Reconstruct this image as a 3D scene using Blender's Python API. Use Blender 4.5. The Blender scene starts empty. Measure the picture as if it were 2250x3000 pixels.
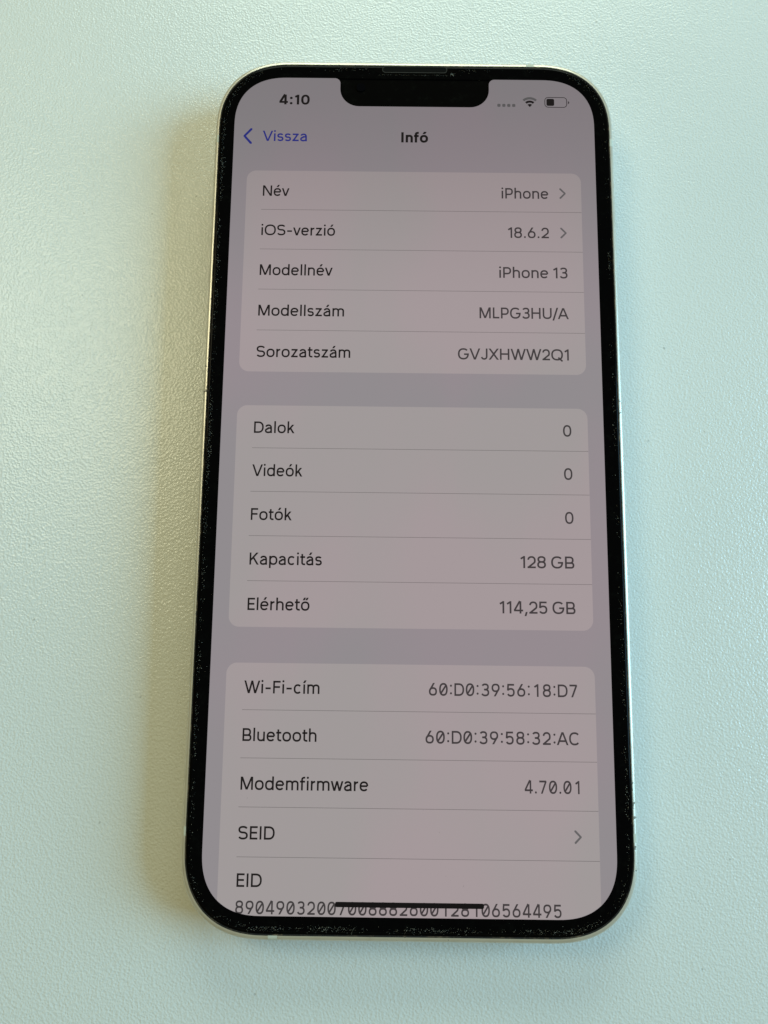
import bpy, bmesh, math, random
from mathutils import Matrix, Vector

random.seed(13)
MM = 0.001
scene = bpy.context.scene
COL = scene.collection

# ------------------------------------------------------------------ measures (mm)
DHW, DHH = 31.653, 69.9                  # half size of the lit display
PTX, PTY = 2 * DHW / 390.0, 2 * DHH / 844.0   # one layout point of the display
BHW, BHH = DHW + 3.48, DHH + 3.74        # half size of the body
ZG = 7.56                                # top of the front glass
ZD = 7.74                                # display surface
TILT = math.asin(2.36 / 116.0)           # lies on its camera bump: top end lifted
PHONE = Matrix.Translation((0, 0, (72.4 * math.sin(TILT)) * MM)) @ Matrix.Rotation(TILT, 4, 'X')

# ------------------------------------------------------------------ camera
cam_d = bpy.data.cameras.new('camera')
cam = bpy.data.objects.new('camera', cam_d)
COL.objects.link(cam)
cam_d.sensor_fit = 'VERTICAL'
cam_d.sensor_height = 36.0
cam_d.sensor_width = 36.0
cam_d.lens = 36.0 * 2253.0 / 3000.0
cam_d.clip_start = 0.005
cam_d.clip_end = 50.0
cx, cy, cz = (0.99992953, 0.0117994, -0.00130652), (0.01147556, -0.9888937, -0.14818084), (-0.00304046, 0.1481554, -0.98895942)
CL = Matrix(((cx[0], -cy[0], -cz[0], -4.1232 * MM),
             (cx[1], -cy[1], -cz[1], -26.562 * MM),
             (cx[2], -cy[2], -cz[2], (123.834 + ZD) * MM),
             (0, 0, 0, 1)))
cam.matrix_world = PHONE @ CL
scene.camera = cam

# ------------------------------------------------------------------ light
world = bpy.data.worlds.new('World')
scene.world = world
world.use_nodes = True
wbg = world.node_tree.nodes['Background']
wbg.inputs['Color'].default_value = (1.0, 0.88, 0.36, 1)
wbg.inputs['Strength'].default_value = 0.21


def area(name, loc, target, size, power, color, size_y=None):
    d = bpy.data.lights.new(name, 'AREA')
    d.energy = power
    d.color = color
    d.size = size
    if size_y:
        d.shape = 'RECTANGLE'
        d.size_y = size_y
    o = bpy.data.objects.new(name, d)
    COL.objects.link(o)
    o.location = loc
    v = Vector(target) - Vector(loc)
    o.rotation_euler = v.to_track_quat('-Z', 'Y').to_euler()
    return o


# cool daylight from a window at the right, warm room lamp up on the left
area('window_light', (1.02, 0.05, 0.59), (0, 0, 0), 0.64, 15.0, (0.37, 0.74, 1.0), 0.64)
area('far_window_light', (0.02, 0.58, 0.30), (0, 0, 0), 0.40, 1.5, (0.87, 1.0, 0.84), 0.24)
area('room_lamp', (-0.25, 0.19, 0.42), (0, 0, 0), 0.16, 0.44, (1.0, 0.93, 0.62))

scene.view_settings.view_transform = 'Standard'
scene.view_settings.look = 'None'
scene.view_settings.exposure = 0.0
scene.view_settings.gamma = 1.0
scene.view_settings.use_curve_mapping = False


# ------------------------------------------------------------------ material helpers
def new_mat(name):
    m = bpy.data.materials.new(name)
    m.use_nodes = True
    nt = m.node_tree
    return m, nt, nt.nodes['Principled BSDF']


def nd(nt, kind, **kw):
    n = nt.nodes.new(kind)
    for k, v in kw.items():
        setattr(n, k, v)
    return n


def math_n(nt, op, a, b=None, c=None, clamp=False):
    n = nd(nt, 'ShaderNodeMath', operation=op, use_clamp=clamp)
    for i, v in enumerate((a, b, c)):
        if v is None:
            continue
        if isinstance(v, (int, float)):
            n.inputs[i].default_value = v
        else:
            nt.links.new(v, n.inputs[i])
    return n.outputs[0]


def map_n(nt, v, f0, f1, t0, t1, smooth=True):
    n = nd(nt, 'ShaderNodeMapRange')
    n.interpolation_type = 'SMOOTHSTEP' if smooth else 'LINEAR'
    nt.links.new(v, n.inputs['Value'])
    for k, x in (('From Min', f0), ('From Max', f1), ('To Min', t0), ('To Max', t1)):
        n.inputs[k].default_value = x
    return n.outputs['Result']


def mix_c(nt, fac, a, b, blend='MIX'):
    n = nd(nt, 'ShaderNodeMix', data_type='RGBA', blend_type=blend)
    for sock, v in ((n.inputs[0], fac), (n.inputs[6], a), (n.inputs[7], b)):
        if isinstance(v, (int, float)):
            sock.default_value = v
        elif isinstance(v, tuple):
            sock.default_value = v if len(v) == 4 else (*v, 1)
        else:
            nt.links.new(v, sock)
    return n.outputs[2]


def noise_n(nt, vec, scale, detail=2.0, rough=0.5):
    n = nd(nt, 'ShaderNodeTexNoise')
    n.inputs['Scale'].default_value = scale
    n.inputs['Detail'].default_value = detail
    n.inputs['Roughness'].default_value = rough
    nt.links.new(vec, n.inputs['Vector'])
    return n.outputs['Fac']


def obj_vec(nt):
    return nd(nt, 'ShaderNodeTexCoord').outputs['Object']


# ---- white pebbled laminate
def mat_table():
    m, nt, b = new_mat('white_pebbled_laminate')
    v = obj_vec(nt)
    # warp for an irregular leathery cell pattern
    wn = nd(nt, 'ShaderNodeTexNoise')
    wn.inputs['Scale'].default_value = 1400
    wn.inputs['Detail'].default_value = 1
    nt.links.new(v, wn.inputs['Vector'])
    wv = nd(nt, 'ShaderNodeVectorMath', operation='SCALE')
    nt.links.new(wn.outputs['Color'], wv.inputs[0])
    wv.inputs['Scale'].default_value = 0.0004
    av = nd(nt, 'ShaderNodeVectorMath', operation='ADD')
    nt.links.new(v, av.inputs[0])
    nt.links.new(wv.outputs[0], av.inputs[1])
    vo = nd(nt, 'ShaderNodeTexVoronoi', feature='SMOOTH_F1')
    vo.inputs['Scale'].default_value = 2300
    vo.inputs['Smoothness'].default_value = 0.35
    nt.links.new(av.outputs[0], vo.inputs['Vector'])
    n1 = noise_n(nt, v, 3600, 2.0)
    n2 = noise_n(nt, v, 700, 2.0)
    h = math_n(nt, 'ADD', math_n(nt, 'MULTIPLY', vo.outputs['Distance'], 0.9), math_n(nt, 'MULTIPLY', n1, 0.45))
    h = math_n(nt, 'ADD', h, math_n(nt, 'MULTIPLY', n2, 0.45))
    bp = nd(nt, 'ShaderNodeBump')
    bp.inputs['Strength'].default_value = 0.6
    bp.inputs['Distance'].default_value = 0.00011
    nt.links.new(h, bp.inputs['Height'])
    nt.links.new(bp.outputs['Normal'], b.inputs['Normal'])
    # rare dark dirt specks and broad faint soiling
    sp = noise_n(nt, v, 1100, 0.0)
    spm = map_n(nt, sp, 0.872, 0.885, 0.0, 0.35)
    br = noise_n(nt, v, 14, 3.0)
    base = mix_c(nt, map_n(nt, br, 0.35, 0.7, 0.0, 1.0), (0.78, 0.80, 0.775), (0.74, 0.77, 0.75))
    col = mix_c(nt, spm, base, (0.20, 0.21, 0.19))
    nt.links.new(col, b.inputs['Base Color'])
    b.inputs['Roughness'].default_value = 0.25
    b.inputs['Specular IOR Level'].default_value = 0.8
    return m


# ---- painted / anodised cream frame with dents down to dark metal
def mat_frame():
    m, nt, b = new_mat('cream_anodised_frame')
    v = obj_vec(nt)
    s = nd(nt, 'ShaderNodeSeparateXYZ')
    nt.links.new(v, s.inputs[0])

    def zone(axis, lo, hi, soft):
        a = map_n(nt, s.outputs[axis], (lo - soft) * MM, lo * MM, 0, 1)
        c = map_n(nt, s.outputs[axis], hi * MM, (hi + soft) * MM, 1, 0)
        return math_n(nt, 'MULTIPLY', a, c)
    zr = math_n(nt, 'MULTIPLY', zone(0, 34.2, 60, .3), zone(1, -66, -50, 5))
    zl = math_n(nt, 'MULTIPLY', zone(0, -60, -34.2, .3), zone(1, 11, 16.5, 3))
    zr2 = math_n(nt, 'MULTIPLY', zone(0, 34.2, 60, .3), zone(1, 9, 13, 2))
    z = math_n(nt, 'MAXIMUM', math_n(nt, 'MAXIMUM', zr, zl), zr2)
    n = noise_n(nt, v, 950, 3.0, 0.6)
    n_small = noise_n(nt, v, 2600, 1.0)
    thr = math_n(nt, 'SUBTRACT', n, math_n(nt, 'MULTIPLY', z, -0.17))
    chip = map_n(nt, thr, 0.735, 0.79, 0, 0.85)
    dots = map_n(nt, n_small, 0.745, 0.775, 0, 0.7)
    chip = math_n(nt, 'MAXIMUM', chip, dots)
    grime = map_n(nt, noise_n(nt, v, 260, 3.0), 0.45, 0.75, 0, 0.35)
    c0 = mix_c(nt, grime, (0.72, 0.68, 0.59), (0.50, 0.44, 0.34))
    nt.links.new(mix_c(nt, chip, c0, (0.17, 0.15, 0.12)), b.inputs['Base Color'])
    b.inputs['Metallic'].default_value = 0.55
    nt.links.new(map_n(nt, chip, 0, 1, 0.33, 0.6), b.inputs['Roughness'])
    bp = nd(nt, 'ShaderNodeBump')
    bp.inputs['Strength'].default_value = 0.6
    bp.inputs['Distance'].default_value = 0.00006
    bp.invert = True
    nt.links.new(math_n(nt, 'ADD', math_n(nt, 'MULTIPLY', chip, 0.4), math_n(nt, 'MULTIPLY', n, 0.1)), bp.inputs['Height'])
    nt.links.new(bp.outputs['Normal'], b.inputs['Normal'])
    return m


def mat_plain(name, col, rough=0.4, metal=0.0, spec=0.5):
    m, nt, b = new_mat(name)
    b.inputs['Base Color'].default_value = (*col, 1)
    b.inputs['Roughness'].default_value = rough
    b.inputs['Metallic'].default_value = metal
    b.inputs['Specular IOR Level'].default_value = spec
    return m


def mat_black_glass(name, rough, spec):
    m, nt, b = new_mat(name)
    v = obj_vec(nt)
    n = noise_n(nt, v, 700, 4.0, 0.65)
    nt.links.new(mix_c(nt, map_n(nt, n, 0.5, 0.85, 0, 1), (0.0015, 0.0015, 0.0018), (0.004, 0.0045, 0.004)), b.inputs['Base Color'])
    nt.links.new(map_n(nt, n, 0.3, 0.8, rough * 0.9, rough * 1.15), b.inputs['Roughness'])
    b.inputs['Specular IOR Level'].default_value = spec
    return m


def mat_gasket():
    m, nt, b = new_mat('grimy_black_seal')
    v = obj_vec(nt)
    n = noise_n(nt, v, 500, 4.0, 0.7)
    nt.links.new(mix_c(nt, map_n(nt, n, 0.45, 0.75, 0, 1), (0.010, 0.009, 0.007), (0.16, 0.115, 0.065)), b.inputs['Base Color'])
    b.inputs['Roughness'].default_value = 0.85
    return m


def mat_screen(name, col, strength=1.0):
    """Self-lit panel pixels behind bonded glass; reflections and viewing-angle dimming painted into the emission."""
    m, nt, b = new_mat(name)
    v = obj_vec(nt)
    s = nd(nt, 'ShaderNodeSeparateXYZ')
    nt.links.new(v, s.inputs[0])
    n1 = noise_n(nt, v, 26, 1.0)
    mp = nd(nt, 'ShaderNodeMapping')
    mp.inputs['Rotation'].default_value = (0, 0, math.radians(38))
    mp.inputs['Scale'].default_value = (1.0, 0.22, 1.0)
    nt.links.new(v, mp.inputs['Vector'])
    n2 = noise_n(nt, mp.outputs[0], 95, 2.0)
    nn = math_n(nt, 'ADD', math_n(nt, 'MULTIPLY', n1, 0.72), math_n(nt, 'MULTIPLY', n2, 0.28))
    tint = mix_c(nt, map_n(nt, nn, 0.40, 0.60, 0, 1), (0.98, 1.0, 0.98), (1.045, 0.985, 1.0))  # blotchy, streaked tint painted in place of reflections in the glass
    angle_dim = map_n(nt, s.outputs[1], 0.074, 0.022, 0.74, 1.0)  # viewing-angle dimming towards the top end, painted into the emission
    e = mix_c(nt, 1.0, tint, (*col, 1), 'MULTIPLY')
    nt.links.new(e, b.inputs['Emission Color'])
    nt.links.new(math_n(nt, 'MULTIPLY', angle_dim, strength), b.inputs['Emission Strength'])
    b.inputs['Base Color'].default_value = (0.004, 0.004, 0.004, 1)
    b.inputs['Roughness'].default_value = 0.10
    b.inputs['Specular IOR Level'].default_value = 0.12
    return m


M_TABLE = mat_table()
M_FRAME = mat_frame()
M_BUTTON = mat_plain('cream_button_metal', (0.80, 0.77, 0.68), 0.32, 0.15)
M_BAND = mat_plain('beige_antenna_plastic', (0.60, 0.60, 0.50), 0.55)
M_BACK = mat_plain('cream_back_glass', (0.82, 0.80, 0.73), 0.12)
M_GLASS = mat_black_glass('black_front_glass', 0.10, 0.05)
M_PROT = mat_black_glass('black_protector_border', 0.08, 0.03)
M_GASKET = mat_gasket()
M_SLOT = mat_plain('dark_mesh', (0.003, 0.003, 0.003), 0.7, 0, 0.05)
M_LENS = mat_plain('lens_glass', (0.002, 0.002, 0.003), 0.08, 0, 0.03)
M_DUST = mat_plain('pale_dust', (0.50, 0.48, 0.40), 0.9, 0, 0.2)
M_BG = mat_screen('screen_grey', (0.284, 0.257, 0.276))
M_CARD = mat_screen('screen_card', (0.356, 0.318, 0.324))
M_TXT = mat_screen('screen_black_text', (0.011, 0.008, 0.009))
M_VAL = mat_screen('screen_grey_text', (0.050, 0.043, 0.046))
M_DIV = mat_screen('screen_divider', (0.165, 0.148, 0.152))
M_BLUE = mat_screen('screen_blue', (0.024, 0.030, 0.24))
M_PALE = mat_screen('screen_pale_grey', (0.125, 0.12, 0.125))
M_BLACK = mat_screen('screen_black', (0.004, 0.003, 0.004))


# ------------------------------------------------------------------ geometry helpers
def link(name, me, mat, parent=None, smooth=None):
    o = bpy.data.objects.new(name, me)
    COL.objects.link(o)
    if mat:
        me.materials.clear()
        me.materials.append(mat)
    if parent:
        o.parent = parent
    if smooth is not None:
        me.polygons.foreach_set('use_smooth', [True] * len(me.polygons))
        me.set_sharp_from_angle(angle=math.radians(smooth))
    return o


def outline(hw, hh, a, n=2.4, k=20):
    """Closed counter-clockwise rounded rectangle with continuous corners (mm)."""
    pts = []
    for q, (sx, sy) in enumerate(((1, 1), (-1, 1), (-1, -1), (1, -1))):
        for i in range(k + 1):
            t = i / k * math.pi / 2
            if q % 2:
                t = math.pi / 2 - t
            c, s = max(0.0, math.cos(t)), max(0.0, math.sin(t))
            x, y = a * c ** (2 / n), a * s ** (2 / n)
            pts.append((sx * (hw - a + x), sy * (hh - a + y)))
    return pts


def loft(loops, cap0=False, cap1=False, closed_ring=False):
    bm = bmesh.new()
    rows = [[bm.verts.new((x * MM, y * MM, z * MM)) for x, y in pts] for pts, z in loops]
    n = len(rows[0])
    seq = list(zip(rows, rows[1:]))
    if closed_ring:
        seq.append((rows[-1], rows[0]))
    for r0, r1 in seq:
        for i in range(n):
            j = (i + 1) % n
            bm.faces.new((r0[i], r0[j], r1[j], r1[i]))
    if cap0:
        bm.faces.new(rows[0][::-1])
    if cap1:
        bm.faces.new(rows[-1])
    bmesh.ops.recalc_face_normals(bm, faces=bm.faces[:])
    me = bpy.data.meshes.new('m')
    bm.to_mesh(me)
    bm.free()
    return me


def slab(pts, z0, z1, bevel=0.0):
    """Closed prism of an outline, with a bevelled top rim."""
    bm = bmesh.new()
    lo = [bm.verts.new((x * MM, y * MM, z0 * MM)) for x, y in pts]
    hi = [bm.verts.new((x * MM, y * MM, z1 * MM)) for x, y in pts]
    n = len(pts)
    for i in range(n):
        j = (i + 1) % n
        bm.faces.new((lo[i], lo[j], hi[j], hi[i]))
    bm.faces.new(lo[::-1])
    top = bm.faces.new(hi)
    bmesh.ops.recalc_face_normals(bm, faces=bm.faces[:])
    if bevel:
        bmesh.ops.bevel(bm, geom=list(top.edges), offset=bevel * MM, segments=2, affect='EDGES', clamp_overlap=True)
    me = bpy.data.meshes.new('m')
    bm.to_mesh(me)
    bm.free()
    return me


def flat(polys, z):
    bm = bmesh.new()
    for pts in polys:
        f = bm.faces.new([bm.verts.new((x * MM, y * MM, z * MM)) for x, y in pts])
        f.normal_update()
        if f.normal.z < 0:
            f.normal_flip()
    bmesh.ops.triangulate(bm, faces=bm.faces[:])
    me = bpy.data.meshes.new('m')
    bm.to_mesh(me)
    bm.free()
    return me


def P(px, py):
    """Layout point on the display -> phone millimetres."""
    return (px * PTX - DHW, DHH - py * PTY)


def empty(name, label, cat, mw):
    o = bpy.data.objects.new(name, None)
    COL.objects.link(o)
    o.empty_display_size = 0.02
    o.matrix_world = mw
    o['label'] = label
    o['category'] = cat
    return o


# ------------------------------------------------------------------ table top
bm = bmesh.new()
bmesh.ops.create_cube(bm, size=1.0)
bmesh.ops.scale(bm, vec=(1.5, 0.8, 0.025), verts=bm.verts)
bmesh.ops.translate(bm, vec=(0.0, 0.08, -0.0125), verts=bm.verts)
bmesh.ops.bevel(bm, geom=bm.edges[:], offset=0.0015, segments=2, affect='EDGES')
me = bpy.data.meshes.new('table_top')
bm.to_mesh(me)
bm.free()
table = link('table_top', me, M_TABLE)
table['kind'] = 'structure'

# ------------------------------------------------------------------ phone body
phone = empty('smartphone', 'worn cream smartphone lying face up on the white table showing a settings list', 'smartphone', PHONE)
IY = 1.22                                   # rim a little broader at the ends
A_B = 13.6                                  # reach of the body corner curve


def ring(inset, z, k=20):
    return (outline(BHW - inset, BHH - inset * IY, A_B - inset, k=k), z)


SEAT = 0.77                                 # frame lip
prof = [(1.2, 0.10), (0.75, 0.16), (0.40, 0.34), (0.14, 0.66), (0.03, 1.0), (0.0, 1.35), (0.0, 3.8), (0.0, 6.55),
        (0.03, 6.82), (0.10, 7.05), (0.21, 7.24), (0.36, 7.37), (0.54, 7.43), (SEAT, 7.44), (SEAT, 6.6), (1.2, 6.6)]
frame = link('frame', loft([ring(i, z) for i, z in prof], closed_ring=True), M_FRAME, phone, 40)
frame['label'] = 'chipped cream aluminium side frame'
link('back_glass', loft([ring(i, z) for i, z in ((2.0, 0.0), (1.35, 0.02), (1.22, 0.10), (1.22, 0.7))], True, True), M_BACK, phone, 40)
link('seal', loft([ring(SEAT + .005, 6.7), ring(SEAT - .06, 7.445), ring(SEAT + .03, 7.465), ring(SEAT + .12, 7.43), ring(SEAT + .12, 6.7)],
                  closed_ring=True), M_GASKET, phone, 40)
GI = SEAT + 0.125
link('front_glass', loft([ring(GI, 6.7), ring(GI, 7.40), ring(GI + .03, 7.47), ring(GI + .10, 7.52), ring(GI + .22, 7.55), ring(GI + .38, ZG)],
                         True, True), M_GLASS, phone, 35)


# antenna bands: the frame's profile swept over a short stretch of one side
def sweep(side, c, w, proud, p0=0, p1=None, z=None):
    bm = bmesh.new()
    pr = (prof if p1 is None else prof[p0:p1]) if z is None else z
    rows = []
    for t in (c - w / 2, c + w / 2):
        row = []
        for i, zz in pr:
            i = i - proud
            zz = zz + (proud if zz > 6.9 else 0)
            if side == 'left':
                p = (-(BHW - i), t, zz)
            elif side == 'right':
                p = (BHW - i, t, zz)
            elif side == 'top':
                p = (t, BHH - i * IY, zz)
            else:
                p = (t, -(BHH - i * IY), zz)
            row.append(bm.verts.new([q * MM for q in p]))
        rows.append(row)
    n = len(rows[0])
    for i in range(n):
        j = (i + 1) % n
        bm.faces.new((rows[0][i], rows[0][j], rows[1][j], rows[1][i]))
    bm.faces.new(rows[0])
    bm.faces.new(rows[1][::-1])
    bmesh.ops.recalc_face_normals(bm, faces=bm.faces[:])
    me = bpy.data.meshes.new('m')
    bm.to_mesh(me)
    bm.free()
    return me


BAND = [(0.60, 0.30), (0.30, 0.45), (0.14, 0.66), (0.03, 1.0), (0.0, 1.35), (0.0, 6.55), (0.03, 6.82), (0.10, 7.05),
        (0.21, 7.24), (0.36, 7.37), (0.54, 7.43), (0.75, 7.44), (0.75, 6.9), (0.60, 3.0)]
for side, c in (('left', P(0, 70.8)[1]), ('right', P(0, 71.0)[1]), ('left', P(0, 771.6)[1]), ('right', P(0, 773)[1]),
                ('top', P(322, 0)[0]), ('bottom', P(68.2, 0)[0])):
    link('antenna_band', sweep(side, c, 1.38, 0.012, z=BAND), M_BAND, phone, 40)


# side keys: small rounded bars standing a little proud of the frame
def key(side, y0, y1):
    w, zc, h = y1 - y0, 3.9, 2.9
    pts = outline(w / 2, h / 2, h / 2 * 0.98, n=2.1, k=8)
    sx = -1 if side == 'left' else 1
    bm = bmesh.new()
    rows = []
    for out, sc in ((-0.5, 1.0), (0.10, 1.0), (0.17, 0.97), (0.20, 0.9)):
        rows.append([bm.verts.new((sx * (BHW + out) * MM, ((y0 + y1) / 2 + x * (1 - (1 - sc) * h / w)) * MM, (zc + y * sc) * MM)) for x, y in pts])
    n = len(pts)
    for r0, r1 in zip(rows, rows[1:]):
        for i in range(n):
            j = (i + 1) % n
            bm.faces.new((r0[i], r0[j], r1[j], r1[i]))
    bm.faces.new(rows[0])
    bm.faces.new(rows[-1])
    bmesh.ops.recalc_face_normals(bm, faces=bm.faces[:])
    me = bpy.data.meshes.new('m')
    bm.to_mesh(me)
    bm.free()
    return me


link('mute_switch', key('left', BHH - 35.0, BHH - 29.0), M_BUTTON, phone, 40)
link('volume_button', key('left', BHH - 50.5, BHH - 40.5), M_BUTTON, phone, 40)
link('volume_button', key('left', BHH - 62.5, BHH - 52.5), M_BUTTON, phone, 40)
link('power_button', key('right', BHH - 62.0, BHH - 46.0), M_BUTTON, phone, 40)

# camera bump on the back: it props the top end up
bump_c = (BHW - 17.2, BHH - 17.2)


def moved(pts, c):
    return [(x + c[0], y + c[1]) for x, y in pts]


bump = link('camera_bump', loft([(moved(outline(14.2, 14.2, 8.0, k=8), bump_c), 0.01), (moved(outline(14.2, 14.2, 8.0, k=8), bump_c), -0.75),
                                 (moved(outline(13.8, 13.8, 7.6, k=8), bump_c), -1.0)], True, True), M_BACK, phone, 40)
for dx, dy in ((5.6, 5.4), (-5.6, -5.4)):
    c = (bump_c[0] + dx, bump_c[1] + dy)
    circ = lambda r: moved([(r * math.cos(i / 32 * 2 * math.pi), r * math.sin(i / 32 * 2 * math.pi)) for i in range(32)], c)
    link('lens_ring', loft([(circ(6.4), -0.9), (circ(6.4), -2.2), (circ(6.15), -2.35), (circ(5.4), -2.35), (circ(5.3), -0.9)], closed_ring=True), M_FRAME, bump, 40)
    link('lens', loft([(circ(5.25), -0.95), (circ(5.25), -2.25)], True, True), M_LENS, bump, 40)

# ------------------------------------------------------------------ protector border (black printed rim round the display)
PI_ = GI + 0.36
nb = 24
outer = outline(BHW - PI_, BHH - PI_ * IY, A_B - PI_, k=nb)
# ear-piece cut-out in the top edge
top_y = BHH - PI_ * IY
cutL, cutR, cutB = P(149.5, 0)[0], P(240.0, 0)[0], P(0, -4.8)[1]
cut = []
for i in range(9):
    t = i / 8
    cut.append((cutR - 1.5 * (0.5 - 0.5 * math.cos(math.pi * t)) * 1.0, top_y + (cutB - top_y) * t))
cutpts = [(cutR + 0.25, top_y), (cutR, top_y - 0.25), (cutR - 0.10, cutB + 0.75), (cutR - 0.4, cutB + 0.25), (cutR - 1.0, cutB),
          (cutL + 1.9, cutB), (cutL + 1.35, cutB + 0.2), (cutL + 0.9, cutB + 0.6), (cutL + 0.2, top_y - 0.35), (cutL - 0.3, top_y)]
# corner order of outline(): top right, top left, bottom left, bottom right
prot = outer[:nb + 1] + cutpts + outer[nb + 1:]
inner = outline(DHW - 0.02, DHH - 0.02, 7.75 * 1.2, k=nb)


def ring_slab(outer, inner, z0, z1, bev):
    """Border between two outlines: top face bridged by filling, vertical outer wall with a bevelled rim."""
    bm = bmesh.new()
    n = len(outer)
    cxy = [(x * (1 - bev / max(abs(x), abs(y))), y * (1 - bev / max(abs(x), abs(y)))) for x, y in outer]
    w0 = [bm.verts.new((x * MM, y * MM, z0 * MM)) for x, y in outer]
    w1 = [bm.verts.new((x * MM, y * MM, (z1 - bev) * MM)) for x, y in outer]
    w2 = [bm.verts.new((x * MM, y * MM, z1 * MM)) for x, y in cxy]
    for a, b_ in ((w0, w1), (w1, w2)):
        for i in range(n):
            j = (i + 1) % n
            bm.faces.new((a[i], a[j], b_[j], b_[i]))
    inn = [bm.verts.new((x * MM, y * MM, z1 * MM)) for x, y in inner]
    ed = []
    for lst in (w2, inn):
        for i in range(len(lst)):
            j = (i + 1) % len(lst)
            e = bm.edges.get((lst[i], lst[j])) or bm.edges.new((lst[i], lst[j]))
            ed.append(e)
    bmesh.ops.triangle_fill(bm, edges=ed, use_beauty=True, use_dissolve=False)
    inn0 = [bm.verts.new((x * MM, y * MM, z0 * MM)) for x, y in inner]
    m = len(inn)
    for i in range(m):
        j = (i + 1) % m
        bm.faces.new((inn[i], inn[j], inn0[j], inn0[i]))
    bmesh.ops.recalc_face_normals(bm, faces=bm.faces[:])
    me = bpy.data.meshes.new('m')
    bm.to_mesh(me)
    bm.free()
    return me


ZP = ZD - 0.01
protector = link('screen_protector', ring_slab(prot, inner, ZG + 0.004, ZP, 0.05), M_PROT, phone, 30)
protector['label'] = 'dusty black border of the glass screen protector'

# ear-piece slot, seen through the cut-out
sl, sr, sb = P(159.6, 0)[0], P(230.8, 0)[0], P(0, -7.9)[1]
sw, sh = (sr - sl) / 2, 0.62
slot_c = ((sl + sr) / 2, sb + sh)
rim_o, rim_i = moved(outline(sw, sh, 0.6, n=2.1, k=6), slot_c), moved(outline(sw - .10, sh - .10, 0.5, n=2.1, k=6), slot_c)
ear = link('earpiece', loft([(rim_o, ZG + .004), (rim_o, ZG + .05), (rim_i, ZG + .05), (rim_i, ZG + .004)], closed_ring=True),
           mat_plain('slot_rim', (0.025, 0.025, 0.023), 0.45, 0, 0.2), phone, 40)
link('speaker_mesh', slab(rim_i, ZG + .004, ZG + .02), M_SLOT, ear)
fc = P(136.3, 10.3)
link('front_camera', slab(moved([(0.8 * math.cos(i / 24 * 6.28318), 0.8 * math.sin(i / 24 * 6.28318)) for i in range(24)], fc), ZP - .02, ZP + .006),
     M_LENS, phone)

# ------------------------------------------------------------------ display panel with notch
dpts = outline(DHW, DHH, 7.75 * 1.2, k=nb)
nl, nr, nbt = P(114.0, 0)[0], P(276.3, 0)[0], P(0, 32.8)[1]
r1, r2 = 1.0, 3.35


def arc(cx_, cy_, r, a0, a1, n=10):
    return [(cx_ + r * math.cos(math.radians(a0 + (a1 - a0) * i / n)), cy_ + r * math.sin(math.radians(a0 + (a1 - a0) * i / n))) for i in range(n + 1)]


notch = (arc(nr + r1, DHH - r1, r1, 90, 180) + arc(nr - r2, nbt + r2, r2, 0, -90) + arc(nl + r2, nbt + r2, r2, 270, 180) + arc(nl - r1, DHH - r1, r1, 0, 90))
disp_pts = dpts[:nb + 1] + notch + dpts[nb + 1:]
display = link('display', flat([disp_pts], ZD), M_BG, phone)
display['label'] = 'lit grey settings screen with a black notch'
Z1, Z2, Z3 = ZD + 0.012, ZD + 0.024, ZD + 0.040


def inside_y(px):
    """Lower border of the display (in layout points) at a layout x, following its rounded corners."""
    x = abs(px * PTX - DHW)
    a, n = 7.75 * 1.2, 2.4
    u = max(0.0, x - (DHW - a)) / a
    return (DHH + (DHH - a + a * max(0.0, 1 - u ** n) ** (1 / n))) / PTY


def card(x0, x1, y0, y1, r, open_bottom=False):
    pts = []
    for cx_, cy_, a0 in ((x1 - r, y0 + r, 0), (x0 + r, y0 + r, 90)):
        pts += [P(cx_ + r * math.cos(math.radians(a0 + 9 * i)), cy_ - r * math.sin(math.radians(a0 + 9 * i))) for i in range(11)]
    if not open_bottom:
        for cx_, cy_, a0 in ((x0 + r, y1 - r, 180), (x1 - r, y1 - r, 270)):
            pts += [P(cx_ + r * math.cos(math.radians(a0 + 9 * i)), cy_ - r * math.sin(math.radians(a0 + 9 * i))) for i in range(11)]
    else:
        for i in range(41):
            px = x0 + (x1 - x0) * i / 40
            pts.append(P(px, inside_y(px) - 0.05))
    return pts


ROW = 44.0
G1, G2, G3 = 108.2, 363.5, 617.4
for y0, nrows, op in ((G1, 5, False), (G2, 5, False), (G3, 6, True)):
    link('list_card', flat([card(15.8, 373.9, y0, y0 + ROW * nrows, 10.2, op)], Z1), M_CARD, display)
    for r in range(1, 5):
        y = y0 + ROW * r + (-0.3 if y0 > 300 else 0)
        link('row_divider', flat([[P(32.5, y - .23), P(373.8, y - .23), P(373.8, y + .23), P(32.5, y + .23)]], Z2), M_DIV, display)

# ------------------------------------------------------------------ lettering
XH = 0.745                                   # x-height, in cap heights


def earc(cx_, cy_, rx, ry, a0, a1, n=18, e=2.35):
    out = []
    for i in range(n + 1):
        t = math.radians(a0 + (a1 - a0) * i / n)
        c, s_ = math.cos(t), math.sin(t)
        out.append((cx_ + rx * math.copysign(abs(c) ** (2 / e), c), cy_ + ry * math.copysign(abs(s_) ** (2 / e), s_)))
    return out


def oval(cx_, cy_, rx, ry):
    return earc(cx_, cy_, rx, ry, 0, 360, 28)


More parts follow.
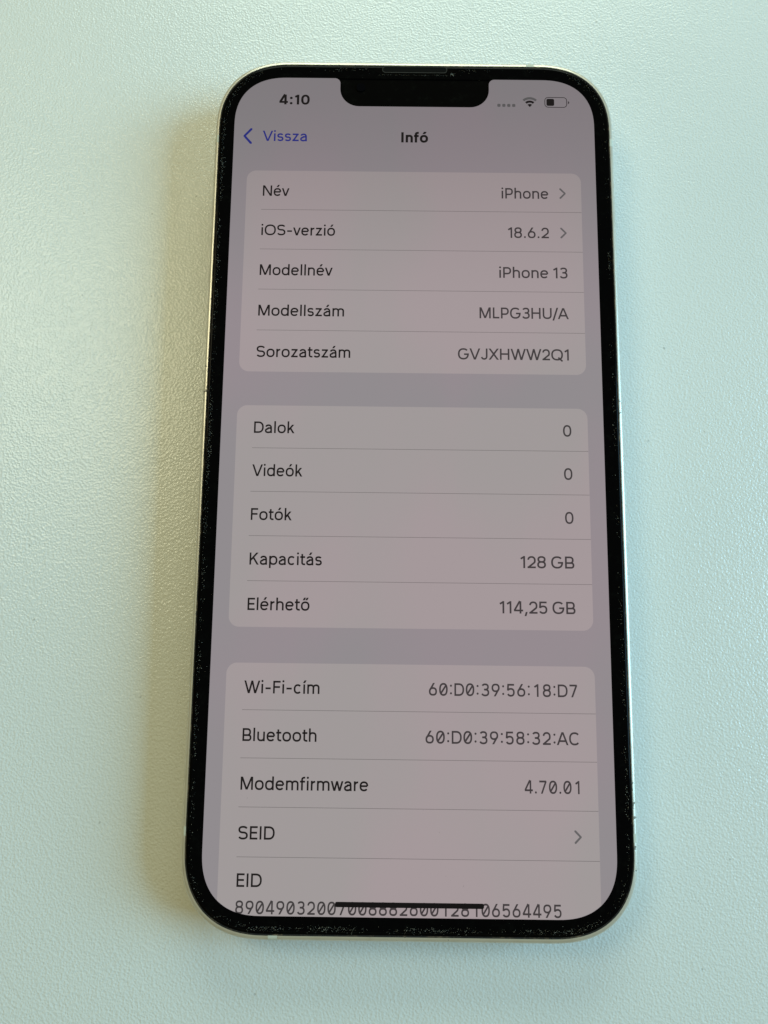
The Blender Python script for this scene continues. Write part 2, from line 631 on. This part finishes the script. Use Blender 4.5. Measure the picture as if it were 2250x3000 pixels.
def letter(ch, w):
    """Pen strokes of one sans-serif character: (ink width, left gap, right gap, strokes, (y low, y high)); cap height 1."""
    h = w / 2
    ST, RD, DG = 0.108 - w * .10, 0.068 - w * .10, 0.022 - w * .05          # side gaps: stem, round, diagonal
    acc = None
    if ch in '\u00e9\u00f3\u00e1\u00ed\u0151':
        acc = '"' if ch == '\u0151' else "'"
        ch = {'\u00e9': 'e', '\u00f3': 'o', '\u00e1': 'a', '\u00ed': 'i', '\u0151': 'o'}[ch]
    lo, hi = 0.0, 1.0
    L = R = RD

    def ss(W, top):                          # S-shaped double bowl
        T = top - 2 * h + 0.02
        ru, rl = T * 0.24, T * 0.26
        cu, cl = top + 0.01 - h - ru, -0.01 + h + rl
        return earc(W / 2, cu, W / 2 - h - .01, ru, 22, 270) + earc(W / 2, cl, W / 2 - h, rl, 90, -158)[1:]

    def arch(x0, x1, top, foot=0.0):
        r = (x1 - x0) / 2
        return [(x0, top - h - r * 1.15)] + earc((x0 + x1) / 2, top - h - r * 0.95, r, r * 0.95, 180, 0)[1:] + [(x1, foot)]

    if ch == 'N':
        W = .84; L = R = ST; S = [[(h, 0), (h, 1)], [(W - h, 0), (W - h, 1)], [(h, 1 + w * .2), (W - h, -w * .2)]]
    elif ch == 'M':
        W = 1.0; L = R = ST; S = [[(h, 0), (h, 1)], [(W - h, 0), (W - h, 1)], [(h, 1 + h), (W / 2, .02)], [(W - h, 1 + h), (W / 2, .02)]]
    elif ch == 'H':
        W = .82; L = R = ST; S = [[(h, 0), (h, 1)], [(W - h, 0), (W - h, 1)], [(h, .52), (W - h, .52)]]
    elif ch == 'I':
        W = w; L = R = ST + .01; S = [[(h, 0), (h, 1)]]
    elif ch in 'EF':
        W = .61; L = ST; R = .06; S = [[(h, 0), (h, 1)], [(h, 1 - h), (W, 1 - h)], [(h, .51), (W - .04, .51)]]
        if ch == 'E':
            S.append([(h, h), (W, h)])
    elif ch == 'L':
        W = .58; L = ST; R = .05; S = [[(h, 0), (h, 1)], [(h, h), (W, h)]]
    elif ch == 'O':
        W = 1.02; S = [oval(W / 2, .5, W / 2 - h, .51 - h)]
    elif ch == 'Q':
        W = 1.02; S = [oval(W / 2, .5, W / 2 - h, .51 - h), [(.60 * W, .26), (.95 * W, -.08)]]; lo = -.08
    elif ch == 'C':
        W = .92; S = [earc(W / 2 + .02, .5, W / 2 - h, .51 - h, 42, 318, 26)]
    elif ch == 'G':
        W = .95; S = [earc(W / 2, .5, W / 2 - h, .51 - h, 42, 352, 28) + [(W - h, .47), (.56 * W, .47)]]
    elif ch == 'S':
        W = .77; S = [ss(W, 1)]
    elif ch == 's':
        W = .58; S = [ss(W, XH)]
    elif ch == 'D':
        W = .84; L = ST; r = .40; S = [[(h, 0), (h, 1)], [(h, 1 - h)] + earc(W - h - r, .5, r, .5 - h, 90, -90) + [(h, h)]]
    elif ch == 'P':
        W = .70; L = ST; r = .265; S = [[(h, 0), (h, 1)], [(h, 1 - h)] + earc(W - h - r, 1 - h - r, r, r, 90, -90) + [(h, 1 - h - 2 * r)]]
    elif ch == 'B':
        W = .74; L = ST; r = .235; q = (1 - 2 * h) / 2 - r
        S = [[(h, 0), (h, 1)], [(h, 1 - h)] + earc(W - .05 - h - r, 1 - h - r, r, r, 90, -90) + [(h, 1 - h - 2 * r)],
             [(h, h + 2 * q)] + earc(W - h - q, h + q, q, q, 90, -90) + [(h, h)]]
    elif ch == 'U':
        W = .80; L = R = ST; r = W / 2 - h; S = [[(h, 1), (h, .36)] + earc(W / 2, .36, r, .37 - h, 180, 360) + [(W - h, 1)]]
    elif ch == 'J':
        W = .58; R = ST; r = W / 2 - h; S = [[(W - h, 1), (W - h, .32)] + earc(W / 2, .32, r, .33 - h, 0, -165)]
    elif ch == 'A':
        W = .92; L = R = DG; S = [[(.02, -h), (W / 2, 1 + .02)], [(W - .02, -h), (W / 2, 1 + .02)], [(.2 * W, .31), (.8 * W, .31)]]
    elif ch == 'V':
        W = .90; L = R = DG; S = [[(.03, 1 + h), (W / 2, -.02)], [(W - .03, 1 + h), (W / 2, -.02)]]
    elif ch == 'X':
        W = .86; L = R = DG; S = [[(.02, 1 + h), (W - .02, -h)], [(.02, -h), (W - .02, 1 + h)]]
    elif ch == 'W':
        W = 1.32; L = R = DG; S = [[(.05, 1 + h), (.30 * W, -.02)], [(.30 * W, -.02), (W / 2, 1.0)], [(W / 2, 1.0), (.70 * W, -.02)], [(.70 * W, -.02), (W - .05, 1 + h)]]
    elif ch == 'K':
        W = .80; L = ST; R = .03; S = [[(h, 0), (h, 1)], [(W - .08, 1 + h), (h, .34)], [(.40 * W, .60), (W - .04, -h)]]
    elif ch == '/':
        W = .42; L = R = .02; lo = -.14; hi = 1.03; S = [[(.0, -.2), (W, 1.1)]]
    elif ch == '-':
        W = .44; L = R = .1; S = [[(0, .40), (W, .40)]]
    elif ch in '0Z':
        W = .74; S = [oval(W / 2, .5, W / 2 - h, .51 - h)]
        if ch == 'Z':                        # slashed zero
            S.append([(.24 * W, .22), (.76 * W, .78)])
    elif ch == '1':
        W = .37; L = .08; R = .12; S = [[(W - h, 0), (W - h, 1)], [(W - h, 1 - h * .9), (.02, .77)]]
    elif ch == '2':
        W = .67; r = W / 2 - h; S = [earc(W / 2, 1.0 - h - .29, r, .29, 172, -32) + [(h * 1.3, h * 1.1)], [(.01, h), (W, h)]]
    elif ch == '3':
        W = .70; T = 1.02 - 2 * h; ru, rl = T * .235, T * .265
        S = [earc(W / 2, 1.01 - h - ru, W / 2 - h - .03, ru, 158, -90) + [(W * .36, 1.01 - h - 2 * ru)],
             [(W * .36, h - .01 + 2 * rl)] + earc(W / 2, h - .01 + rl, W / 2 - h, rl, 90, -160)]
    elif ch == '4':
        W = .76; S = [[(.72 * W, 0), (.72 * W, 1)], [(.66 * W, 1 + h * .3), (h * .9, .25)], [(.03, .25), (W, .25)]]
    elif ch == '5':
        W = .68; S = [[(W - .05, 1 - h), (.17 * W, 1 - h)], [(.18 * W, 1), (.13 * W, .47)], [(.13 * W, .50)] + earc(W / 2, .335, W / 2 - h, .345 - h, 138, -155)]
    elif ch in '69':
        W = .70; S = [oval(W / 2, .33, W / 2 - h, .34 - h), [(.66 * W, 1.05), (h + .015, .42)]]
        if ch == '9':
            S = [[(W - x, 1 - y) for x, y in q] for q in S]
    elif ch == '7':
        W = .67; S = [[(0, 1 - h), (W - h * .6, 1 - h)], [(W - h, 1 - h), (.27 * W, -h)]]
    elif ch == '8':
        W = .70; T = 1.02 - 2 * h; ru, rl = T * .235, T * .265
        S = [oval(W / 2, 1.01 - h - ru, W / 2 - h - .025, ru), oval(W / 2, h - .01 + rl, W / 2 - h, rl)]
    elif ch == ':':
        W = w * 1.25; L = R = .11; S = [('dot', W / 2, W / 2), ('dot', W / 2, .66)]
    elif ch == ';':                          # raised colon between capitals
        W = w * 1.25; L = R = .11; S = [('dot', W / 2, .20), ('dot', W / 2, .80)]
    elif ch == '.':
        W = w * 1.25; L = R = .11; S = [('dot', W / 2, W / 2)]
    elif ch == ',':
        W = .17; L = R = .1; lo = -.2; S = [[(.13, .14), (.03, -.2)]]
    elif ch == 'o':
        W = .72; S = [oval(W / 2, XH / 2, W / 2 - h, XH / 2 + .01 - h)]
    elif ch == 'e':
        W = .70; S = [[(W - h, XH * .53)] + earc(W / 2, XH / 2, W / 2 - h, XH / 2 + .01 - h, 6, 322, 26), [(h, XH * .52), (W - h, XH * .52)]]
    elif ch == 'c':
        W = .66; R = .05; S = [earc(W / 2 + .01, XH / 2, W / 2 - h, XH / 2 + .01 - h, 42, 318, 24)]
    elif ch == 'a':
        W = .62; R = ST - .01
        S = [earc(W / 2 - .005, XH - h - .22, W / 2 - h - .01, .23, 160, 0) + [(W - h, 0)],
             [(W - h, .44), (.46 * W, .43)] + earc(.46 * W, .21, .46 * W - h, .215 - h + .01, 90, 270)[1:] + earc(.46 * W, .23, W - h - .46 * W, .24 - h, 270, 345)]
    elif ch == 'd':
        W = .70; R = ST - .01; hi = 1.04; S = [oval(W / 2 - .005, XH / 2, W / 2 - h, XH / 2 + .01 - h), [(W - h, 0), (W - h, 1.04)]]
    elif ch == 'p':
        W = .70; L = ST - .01; lo = -.27; S = [oval(W / 2 + .005, XH / 2, W / 2 - h, XH / 2 + .01 - h), [(h, -.27), (h, XH)]]
    elif ch == 'h':
        W = .63; L = R = ST - .01; hi = 1.04; S = [[(h, 0), (h, 1.04)], arch(h, W - h, XH + .01)]
    elif ch == 'n':
        W = .63; L = R = ST - .01; S = [[(h, 0), (h, XH)], arch(h, W - h, XH + .01)]
    elif ch == 'm':
        W = 1.02; L = R = ST - .01; S = [[(h, 0), (h, XH)], arch(h, W / 2, XH + .01), arch(W / 2, W - h, XH + .01)]
    elif ch == 'u':
        W = .63; L = R = ST - .01; S = [[(W - h, 0), (W - h, XH)], [(W - x, XH - y) for x, y in arch(h, W - h, XH + .01)]]
    elif ch == 'r':
        W = .39; L = ST - .01; R = .02; S = [[(h, 0), (h, XH)], [(h, .40)] + earc(W - .02, .40, W - .02 - h, XH - h - .40, 180, 92)]
    elif ch == 't':
        W = .43; L = R = .03; x = .17; S = [[(x, .93), (x, .22)] + earc(x + .2, .22, .2, .22 - h, 180, 285), [(0, XH - h), (W - .01, XH - h)]]
    elif ch == 'f':
        W = .44; L = R = .02; x = .17; hi = 1.05; S = [[(x, 0), (x, .82)] + earc(x + .2, .82, .2, .23 - h, 180, 80), [(0, XH - h), (W - .03, XH - h)]]
    elif ch == 'l':
        W = w; L = R = ST; hi = 1.04; S = [[(h, 0), (h, 1.04)]]
    elif ch == 'i':
        W = w * 1.15; L = R = ST - .01; hi = 1.06; S = [[(W / 2, 0), (W / 2, XH)]]
        if not acc:
            S.append(('dot', W / 2, .97))
    elif ch == 'k':
        W = .62; L = ST - .01; R = .02; hi = 1.04; S = [[(h, 0), (h, 1.04)], [(W - .07, XH + h), (h, .24)], [(.40 * W, .46), (W - .04, -h)]]
        hi = 1.04
    elif ch == 'v':
        W = .66; L = R = DG; hi = XH; S = [[(.03, XH + h), (W / 2, -.02)], [(W - .03, XH + h), (W / 2, -.02)]]
    elif ch == 'w':
        W = .99; L = R = DG; hi = XH
        S = [[(.04, XH + h), (.29 * W, -.02)], [(.29 * W, -.02), (W / 2, XH)], [(W / 2, XH), (.71 * W, -.02)], [(.71 * W, -.02), (W - .04, XH + h)]]
    elif ch == 'z':
        W = .58; L = R = .07; S = [[(.02, XH - h), (W - .02, XH - h)], [(0, h), (W, h)], [(W - h - .03, XH - h), (h + .03, h)]]
    else:                                    # blank
        W = .26; L = R = .02; S = []
    clampable = ch in 'NMAVXWKkvw7/,69'
    out = [(q, (lo, hi) if (clampable and q[0] != 'dot') else None) for q in S]
    if ch == 'k':
        out = [(S[0], None), (S[1], (0, XH)), (S[2], (0, XH))]
    if acc == "'":
        c = W / 2 + (.04 if ch != 'i' else .02)
        out.append(([(c - .05, .845), (c + .09, 1.07)], (.845, 1.06)))
    elif acc:
        for c in (W / 2 - .09, W / 2 + .13):
            out.append(([(c - .05, .845), (c + .07, 1.07)], (.845, 1.06)))
    return W, L, R, out


def ribbon(pts, w):
    """Left and right edge of a pen stroke with mitred bends."""
    n = len(pts)
    closed = n > 3 and math.dist(pts[0], pts[-1]) < 1e-6
    if closed:
        pts = pts[:-1]
        n -= 1
    a, b_ = [], []
    for i in range(n):
        p0 = pts[i - 1] if (i > 0 or closed) else pts[i]
        p2 = pts[(i + 1) % n] if (i < n - 1 or closed) else pts[i]
        d0 = (pts[i][0] - p0[0], pts[i][1] - p0[1])
        d1 = (p2[0] - pts[i][0], p2[1] - pts[i][1])
        l0, l1 = math.hypot(*d0), math.hypot(*d1)
        if l0 < 1e-9:
            d0, l0 = d1, l1
        if l1 < 1e-9:
            d1, l1 = d0, l0
        n0, n1 = (-d0[1] / l0, d0[0] / l0), (-d1[1] / l1, d1[0] / l1)
        mx, my = n0[0] + n1[0], n0[1] + n1[1]
        q = max(0.45, (mx * mx + my * my) / 2)
        mx, my = mx / q * w / 2, my / q * w / 2
        a.append((pts[i][0] + mx, pts[i][1] + my))
        b_.append((pts[i][0] - mx, pts[i][1] - my))
    if closed:
        a.append(a[0])
        b_.append(b_[0])
    return a, b_


def lettering(name, s, base, mat, left, right, w=0.145, cap=11.8, mono=False, z=None, clip=False):
    """One line of text laid on the display; the ink runs from left to right (layout points)."""
    z = z or Z2
    quads = []
    pen = 0.0
    if mono:
        s = s.replace('0', 'Z').replace(':', ';')
    for ci, c in enumerate(s):
        W, l, r, S = letter(c, w)
        if mono and (c.isdigit() or c == 'Z'):
            l = r = (0.90 - W) / 2
        pen += l
        for q, rng in S:
            if q[0] == 'dot':
                rr = w * 0.62
                ring_ = [(pen + q[1] + rr * math.cos(i * math.pi / 5), q[2] + rr * math.sin(i * math.pi / 5)) for i in range(10)]
                quads.append(ring_)
                continue
            if rng and len(q) == 2 and abs(q[0][1] - q[1][1]) > 0.2:          # slanted stroke cut level at its ends
                (xa, ya), (xb, yb) = q
                hwid = w / 2 * min(1.7, math.dist(q[0], q[1]) / abs(yb - ya))
                lev = [min(max(y, rng[0]), rng[1]) for y in (ya, yb)]
                mid = [xa + (xb - xa) * (y - ya) / (yb - ya) for y in lev]
                quads.append([(pen + mid[0] - hwid, lev[0]), (pen + mid[1] - hwid, lev[1]), (pen + mid[1] + hwid, lev[1]), (pen + mid[0] + hwid, lev[0])])
                continue
            a, b_ = ribbon(list(q), w)
            if rng:
                a = [(x, min(max(y, rng[0]), rng[1])) for x, y in a]
                b_ = [(x, min(max(y, rng[0]), rng[1])) for x, y in b_]
            for i in range(len(a) - 1):
                quads.append([(pen + x, y) for x, y in (a[i], a[i + 1], b_[i + 1], b_[i])])
        pen += W + r
    xs = [x for q in quads for x, y in q]
    x0, x1 = min(xs), max(xs)
    sx = (right - left) / (x1 - x0)
    bm = bmesh.new()
    for k, q in enumerate(quads):
        vs = []
        for x, y in q:
            px, py = left + (x - x0) * sx, base - y * cap
            if clip:
                py = min(py, inside_y(px) - 0.1)
            X, Y = P(px, py)
            vs.append(bm.verts.new((X * MM, Y * MM, (z + 0.0015 * (k % 5)) * MM)))
        f = bm.faces.new(vs)
        f.normal_update()
        if f.normal.z < 0:
            f.normal_flip()
    me = bpy.data.meshes.new('m')
    bm.to_mesh(me)
    bm.free()
    return link(name, me, mat, display)


lettering('clock_text', '4:10', 31.5, M_TXT, 47.6, 80.9, w=0.20, cap=11.5)
lettering('back_text', 'Vissza', 74.2, M_BLUE, 31.1, 79.1, cap=11.8)
lettering('title_text', 'Infó', 74.4, M_TXT, 181.1, 210.1, w=0.21, cap=11.8)

rows1 = [('Név', 33.6, 62.0, 'iPhone', 288.7, 338.8, False), ('iOS-verzió', 33.4, 111.8, '18.6.2', 295.0, 338.5, False),
         ('Modellnév', 33.4, 110.2, 'iPhone 13', 285.3, 357.2, False), ('Modellszám', 33.5, 123.1, 'MLPG3HU/A', 264.4, 357.4, False),
         ('Sorozatszám', 33.3, 130.4, 'GVJXHWW2Q1', 241.8, 356.4, False)]
rows2 = [('Dalok', 33.7, 75.1, '0', 348.6, 357.1, False), ('Videók', 33.4, 84.3, '0', 348.6, 357.1, False), ('Fotók', 33.8, 74.9, '0', 348.6, 357.1, False),
         ('Kapacitás', 33.9, 106.1, '128 GB', 303.1, 356.8, False), ('Elérhető', 33.9, 95.0, '114,25 GB', 282.0, 356.8, False)]
rows3 = [('Wi-Fi-cím', 33.6, 106.8, '60:D0:39:56:18:D7', 212.8, 356.7, True), ('Bluetooth', 33.8, 105.0, '60:D0:39:58:32:AC', 209.7, 356.9, True),
         ('Modemfirmware', 33.7, 155.4, '4.70.01', 304.0, 356.4, True), ('SEID', 33.3, 67.7, None, 0, 0, False)]
for g0, rows, off in ((G1, rows1, 28.7), (G2, rows2, 28.5), (G3, rows3, 28.4)):
    for r, (a, l0, l1, b_, v0, v1, mono) in enumerate(rows):
        y = g0 + ROW * r + off - (0.12 * r if g0 > 300 and g0 < 500 else 0)
        lettering('row_label', a, y, M_TXT, l0, l1)
        if b_:
            lettering('row_value', b_, y + (0.3 if g0 < 600 else 0.2), M_VAL, v0, v1, mono=mono)
lettering('row_label', 'EID', 819.2, M_TXT, 33.4, 57.0)
lettering('row_value', '89049032007008882600128106564495', 842.4, M_VAL, 33.1, 336.8, mono=True, cap=11.5, clip=True)


def stroke(pts, w, closed=False):
    """Mitred ribbon along a polyline in layout points, round enough for small icons."""
    polys = []
    for (x0, y0), (x1, y1) in zip(pts, pts[1:]):
        dx, dy = x1 - x0, y1 - y0
        l = math.hypot(dx, dy)
        nx, ny = -dy / l * w / 2, dx / l * w / 2
        polys.append([(x0 + nx, y0 + ny), (x1 + nx, y1 + ny), (x1 - nx, y1 - ny), (x0 - nx, y0 - ny)])
    return polys


def chevron(tip, top, bot, w):
    """Single outline of an arrow head with rounded ends."""
    (tx, ty), (ax, ay), (bx, by) = tip, top, bot
    s = 1 if tx > ax else -1

    def nrm(x0, y0, x1, y1):
        l = math.hypot(x1 - x0, y1 - y0)
        return (x1 - x0) / l, (y1 - y0) / l
    d1, d2 = nrm(ax, ay, tx, ty), nrm(tx, ty, bx, by)
    h = w / 2
    n1, n2 = (d1[1] * s, -d1[0] * s), (d2[1] * s, -d2[0] * s)
    half = math.atan2(abs(ty - ay), abs(tx - ax))
    m = h / math.cos(math.pi / 2 - half)
    out = [(ax + n1[0] * h, ay + n1[1] * h), (tx + s * h * 0.75 + 0 * m, ty - h * 0.5), (tx + s * h * 0.75, ty + h * 0.5), (bx + n2[0] * h, by + n2[1] * h)]
    capb = [(bx + d2[0] * h * 0.8, by + d2[1] * h * 0.8)]
    inn = [(bx - n2[0] * h, by - n2[1] * h), (tx - s * m, ty), (ax - n1[0] * h, ay - n1[1] * h)]
    capt = [(ax - d1[0] * h * 0.8, ay - d1[1] * h * 0.8)]
    return [P(x, y) for x, y in out + capb + inn + capt]


link('back_arrow', flat([chevron((11.3, 68.7), (18.8, 60.5), (18.8, 77.0), 2.5)], Z2), M_BLUE, display)
for y in (131.0, 175.2):
    link('row_arrow', flat([chevron((356.6, y), (351.3, y - 5.3), (351.3, y + 5.3), 1.9)], Z2), M_PALE, display)
link('row_arrow', flat([chevron((356.6, 772.1), (351.2, 766.8), (351.2, 777.4), 1.9)], Z2), M_PALE, display)


# status icons
def rrect(x0, y0, x1, y1, r, n=6):
    pts = []
    for cx_, cy_, a0 in ((x1 - r, y0 + r, 0), (x0 + r, y0 + r, 90), (x0 + r, y1 - r, 180), (x1 - r, y1 - r, 270)):
        pts += [(cx_ + r * math.cos(math.radians(a0 + 90 * i / n)), cy_ - r * math.sin(math.radians(a0 + 90 * i / n))) for i in range(n + 1)]
    return pts


for i in range(4):
    x = 287.1 + i * 5.37
    link('signal_dot', flat([[P(*p) for p in rrect(x - 1.75, 28.4, x + 1.75, 31.9, 1.0)]], Z2), M_PALE, display)


def sector(cx_, cy_, r0, r1, half, n=14):
    a = [(-90 - half + 2 * half * i / n) for i in range(n + 1)]
    o = [(cx_ + r1 * math.cos(math.radians(t)), cy_ + r1 * math.sin(math.radians(t))) for t in a]
    if r0 <= 0:
        return [P(*p) for p in o + [(cx_, cy_)]]
    q = [(cx_ + r0 * math.cos(math.radians(t)), cy_ + r0 * math.sin(math.radians(t))) for t in reversed(a)]
    return [P(*p) for p in o + q]


link('wifi_arc', flat([sector(320.7, 31.7, 8.9, 11.5, 43)], Z2), M_PALE, display)
link('wifi_arc', flat([sector(320.7, 31.7, 5.0, 7.5, 42)], Z2), M_TXT, display)
link('wifi_arc', flat([sector(320.7, 31.9, 0, 3.7, 42)], Z2), M_TXT, display)

bo, bi = rrect(336.8, 20.0, 361.3, 32.2, 4.0), rrect(337.5, 20.7, 360.6, 31.5, 3.3)
bat = [[P(*bo[i]), P(*bo[(i + 1) % len(bo)]), P(*bi[(i + 1) % len(bi)]), P(*bi[i])] for i in range(len(bo))]
link('battery_outline', flat(bat, Z2), M_TXT, display)
link('battery_level', flat([[P(*p) for p in rrect(338.9, 22.0, 347.3, 30.2, 1.6)]], Z2), M_TXT, display)
link('battery_tip', flat([[P(362.3, 24.3), P(363.5, 25.2), P(363.8, 26.2), P(363.5, 27.2), P(362.3, 28.1)]], Z2), M_VAL, display)
link('home_bar', flat([[P(*p) for p in rrect(126.0, 830.9, 264.8, 835.5, 1.6)]], Z3), M_BLACK, display)


# ------------------------------------------------------------------ dust caught along the protector rim
def rim_point(u, inset):
    """u in [0,1) along the rim -> point of the body outline pulled in by inset."""
    pts = outline(BHW - inset, BHH - inset * IY, A_B - inset, k=16)
    L = [math.dist(pts[i], pts[(i + 1) % len(pts)]) for i in range(len(pts))]
    s = u * sum(L)
    for i, l in enumerate(L):
        if s <= l:
            t = s / l
            a, b_ = pts[i], pts[(i + 1) % len(pts)]
            return a[0] + (b_[0] - a[0]) * t, a[1] + (b_[1] - a[1]) * t
        s -= l
    return pts[0]


def speck(bm, x, y, z, r):
    n = random.choice((3, 4, 5))
    ang = random.uniform(0, 6.28)
    st = random.uniform(0.45, 1.0)
    ca, sa = math.cos(ang), math.sin(ang)
    vs = []
    for i in range(n):
        t = i / n * 6.2832 + random.uniform(-.3, .3)
        rr = r * random.uniform(.6, 1.2)
        ex, ey = rr * math.cos(t), rr * st * math.sin(t)
        vs.append(bm.verts.new(((x + ex * ca - ey * sa) * MM, (y + ex * sa + ey * ca) * MM, z * MM)))
    c = bm.verts.new((x * MM, y * MM, (z + r * 0.6) * MM))
    for i in range(n):
        bm.faces.new((vs[i], vs[(i + 1) % n], c))


bm = bmesh.new()
N_U = 110
dens = [random.uniform(0.08, 1.0) ** 2.6 for _ in range(N_U)]


def rimp(u, inset):
    return rim_point(u, inset)


for i in range(7000):
    u = random.random()
    d = dens[int(u * N_U)] * 0.7 + dens[int(u * N_U + 0.5) % N_U] * 0.3
    x, y = rimp(u, 1.55)
    if y < -BHH + 4 or (x < -BHW + 4 and y < 40):
        d = d * 1.4 + 0.15
    if random.random() > d:
        continue
    x, y = rimp(u, 1.62 + random.gauss(0, 0.2))
    if cutL - 0.5 < x < cutR + 0.5 and y > 60:
        continue
    r = random.choice((0.016, 0.02, 0.026, 0.034, 0.045)) * random.uniform(.7, 1.25)
    speck(bm, x, y, ZP + 0.001, r)
for i in range(60):                          # strays over the border and the notch
    u = random.random()
    x, y = rimp(u, random.uniform(1.4, 3.2))
    if cutL - 0.5 < x < cutR + 0.5 and y > 60:
        continue
    speck(bm, x, y, ZP + 0.001, random.uniform(.015, .03))
for i in range(90):                          # lint round the ear-piece cut-out
    t = random.random()
    x = cutL + 0.8 + (cutR - cutL - 1.2) * t
    speck(bm, x, cutB - 0.05 + random.gauss(0, 0.06), ZP + 0.001, random.uniform(.012, .035))
for i in range(40):
    speck(bm, cutR - 0.55 + random.gauss(0, .25), cutB + 0.15 + random.gauss(0, .14), ZP + 0.001, random.uniform(.02, .05))
bmesh.ops.recalc_face_normals(bm, faces=bm.faces[:])
me = bpy.data.meshes.new('dust')
bm.to_mesh(me)
bm.free()
dust = link('dust', me, M_DUST, phone)
dust['kind'] = 'stuff'

# a few dark crumbs lying on the screen
bm = bmesh.new()
for px, py, r in ((245.5, 816.0, .07), (229.0, 808, .05), (251, 790.5, .05), (223, 769.5, .05), (208, 750, .06), (233.5, 811.5, .035), (40.5, 741, .06)):
    x, y = P(px, py)
    speck(bm, x, y, Z3 + .002, r)
bmesh.ops.recalc_face_normals(bm, faces=bm.faces[:])
me = bpy.data.meshes.new('crumbs')
bm.to_mesh(me)
bm.free()
cr = link('lint', me, mat_plain('dark_lint', (0.03, 0.025, 0.025), 0.9), phone)
cr['kind'] = 'stuff'
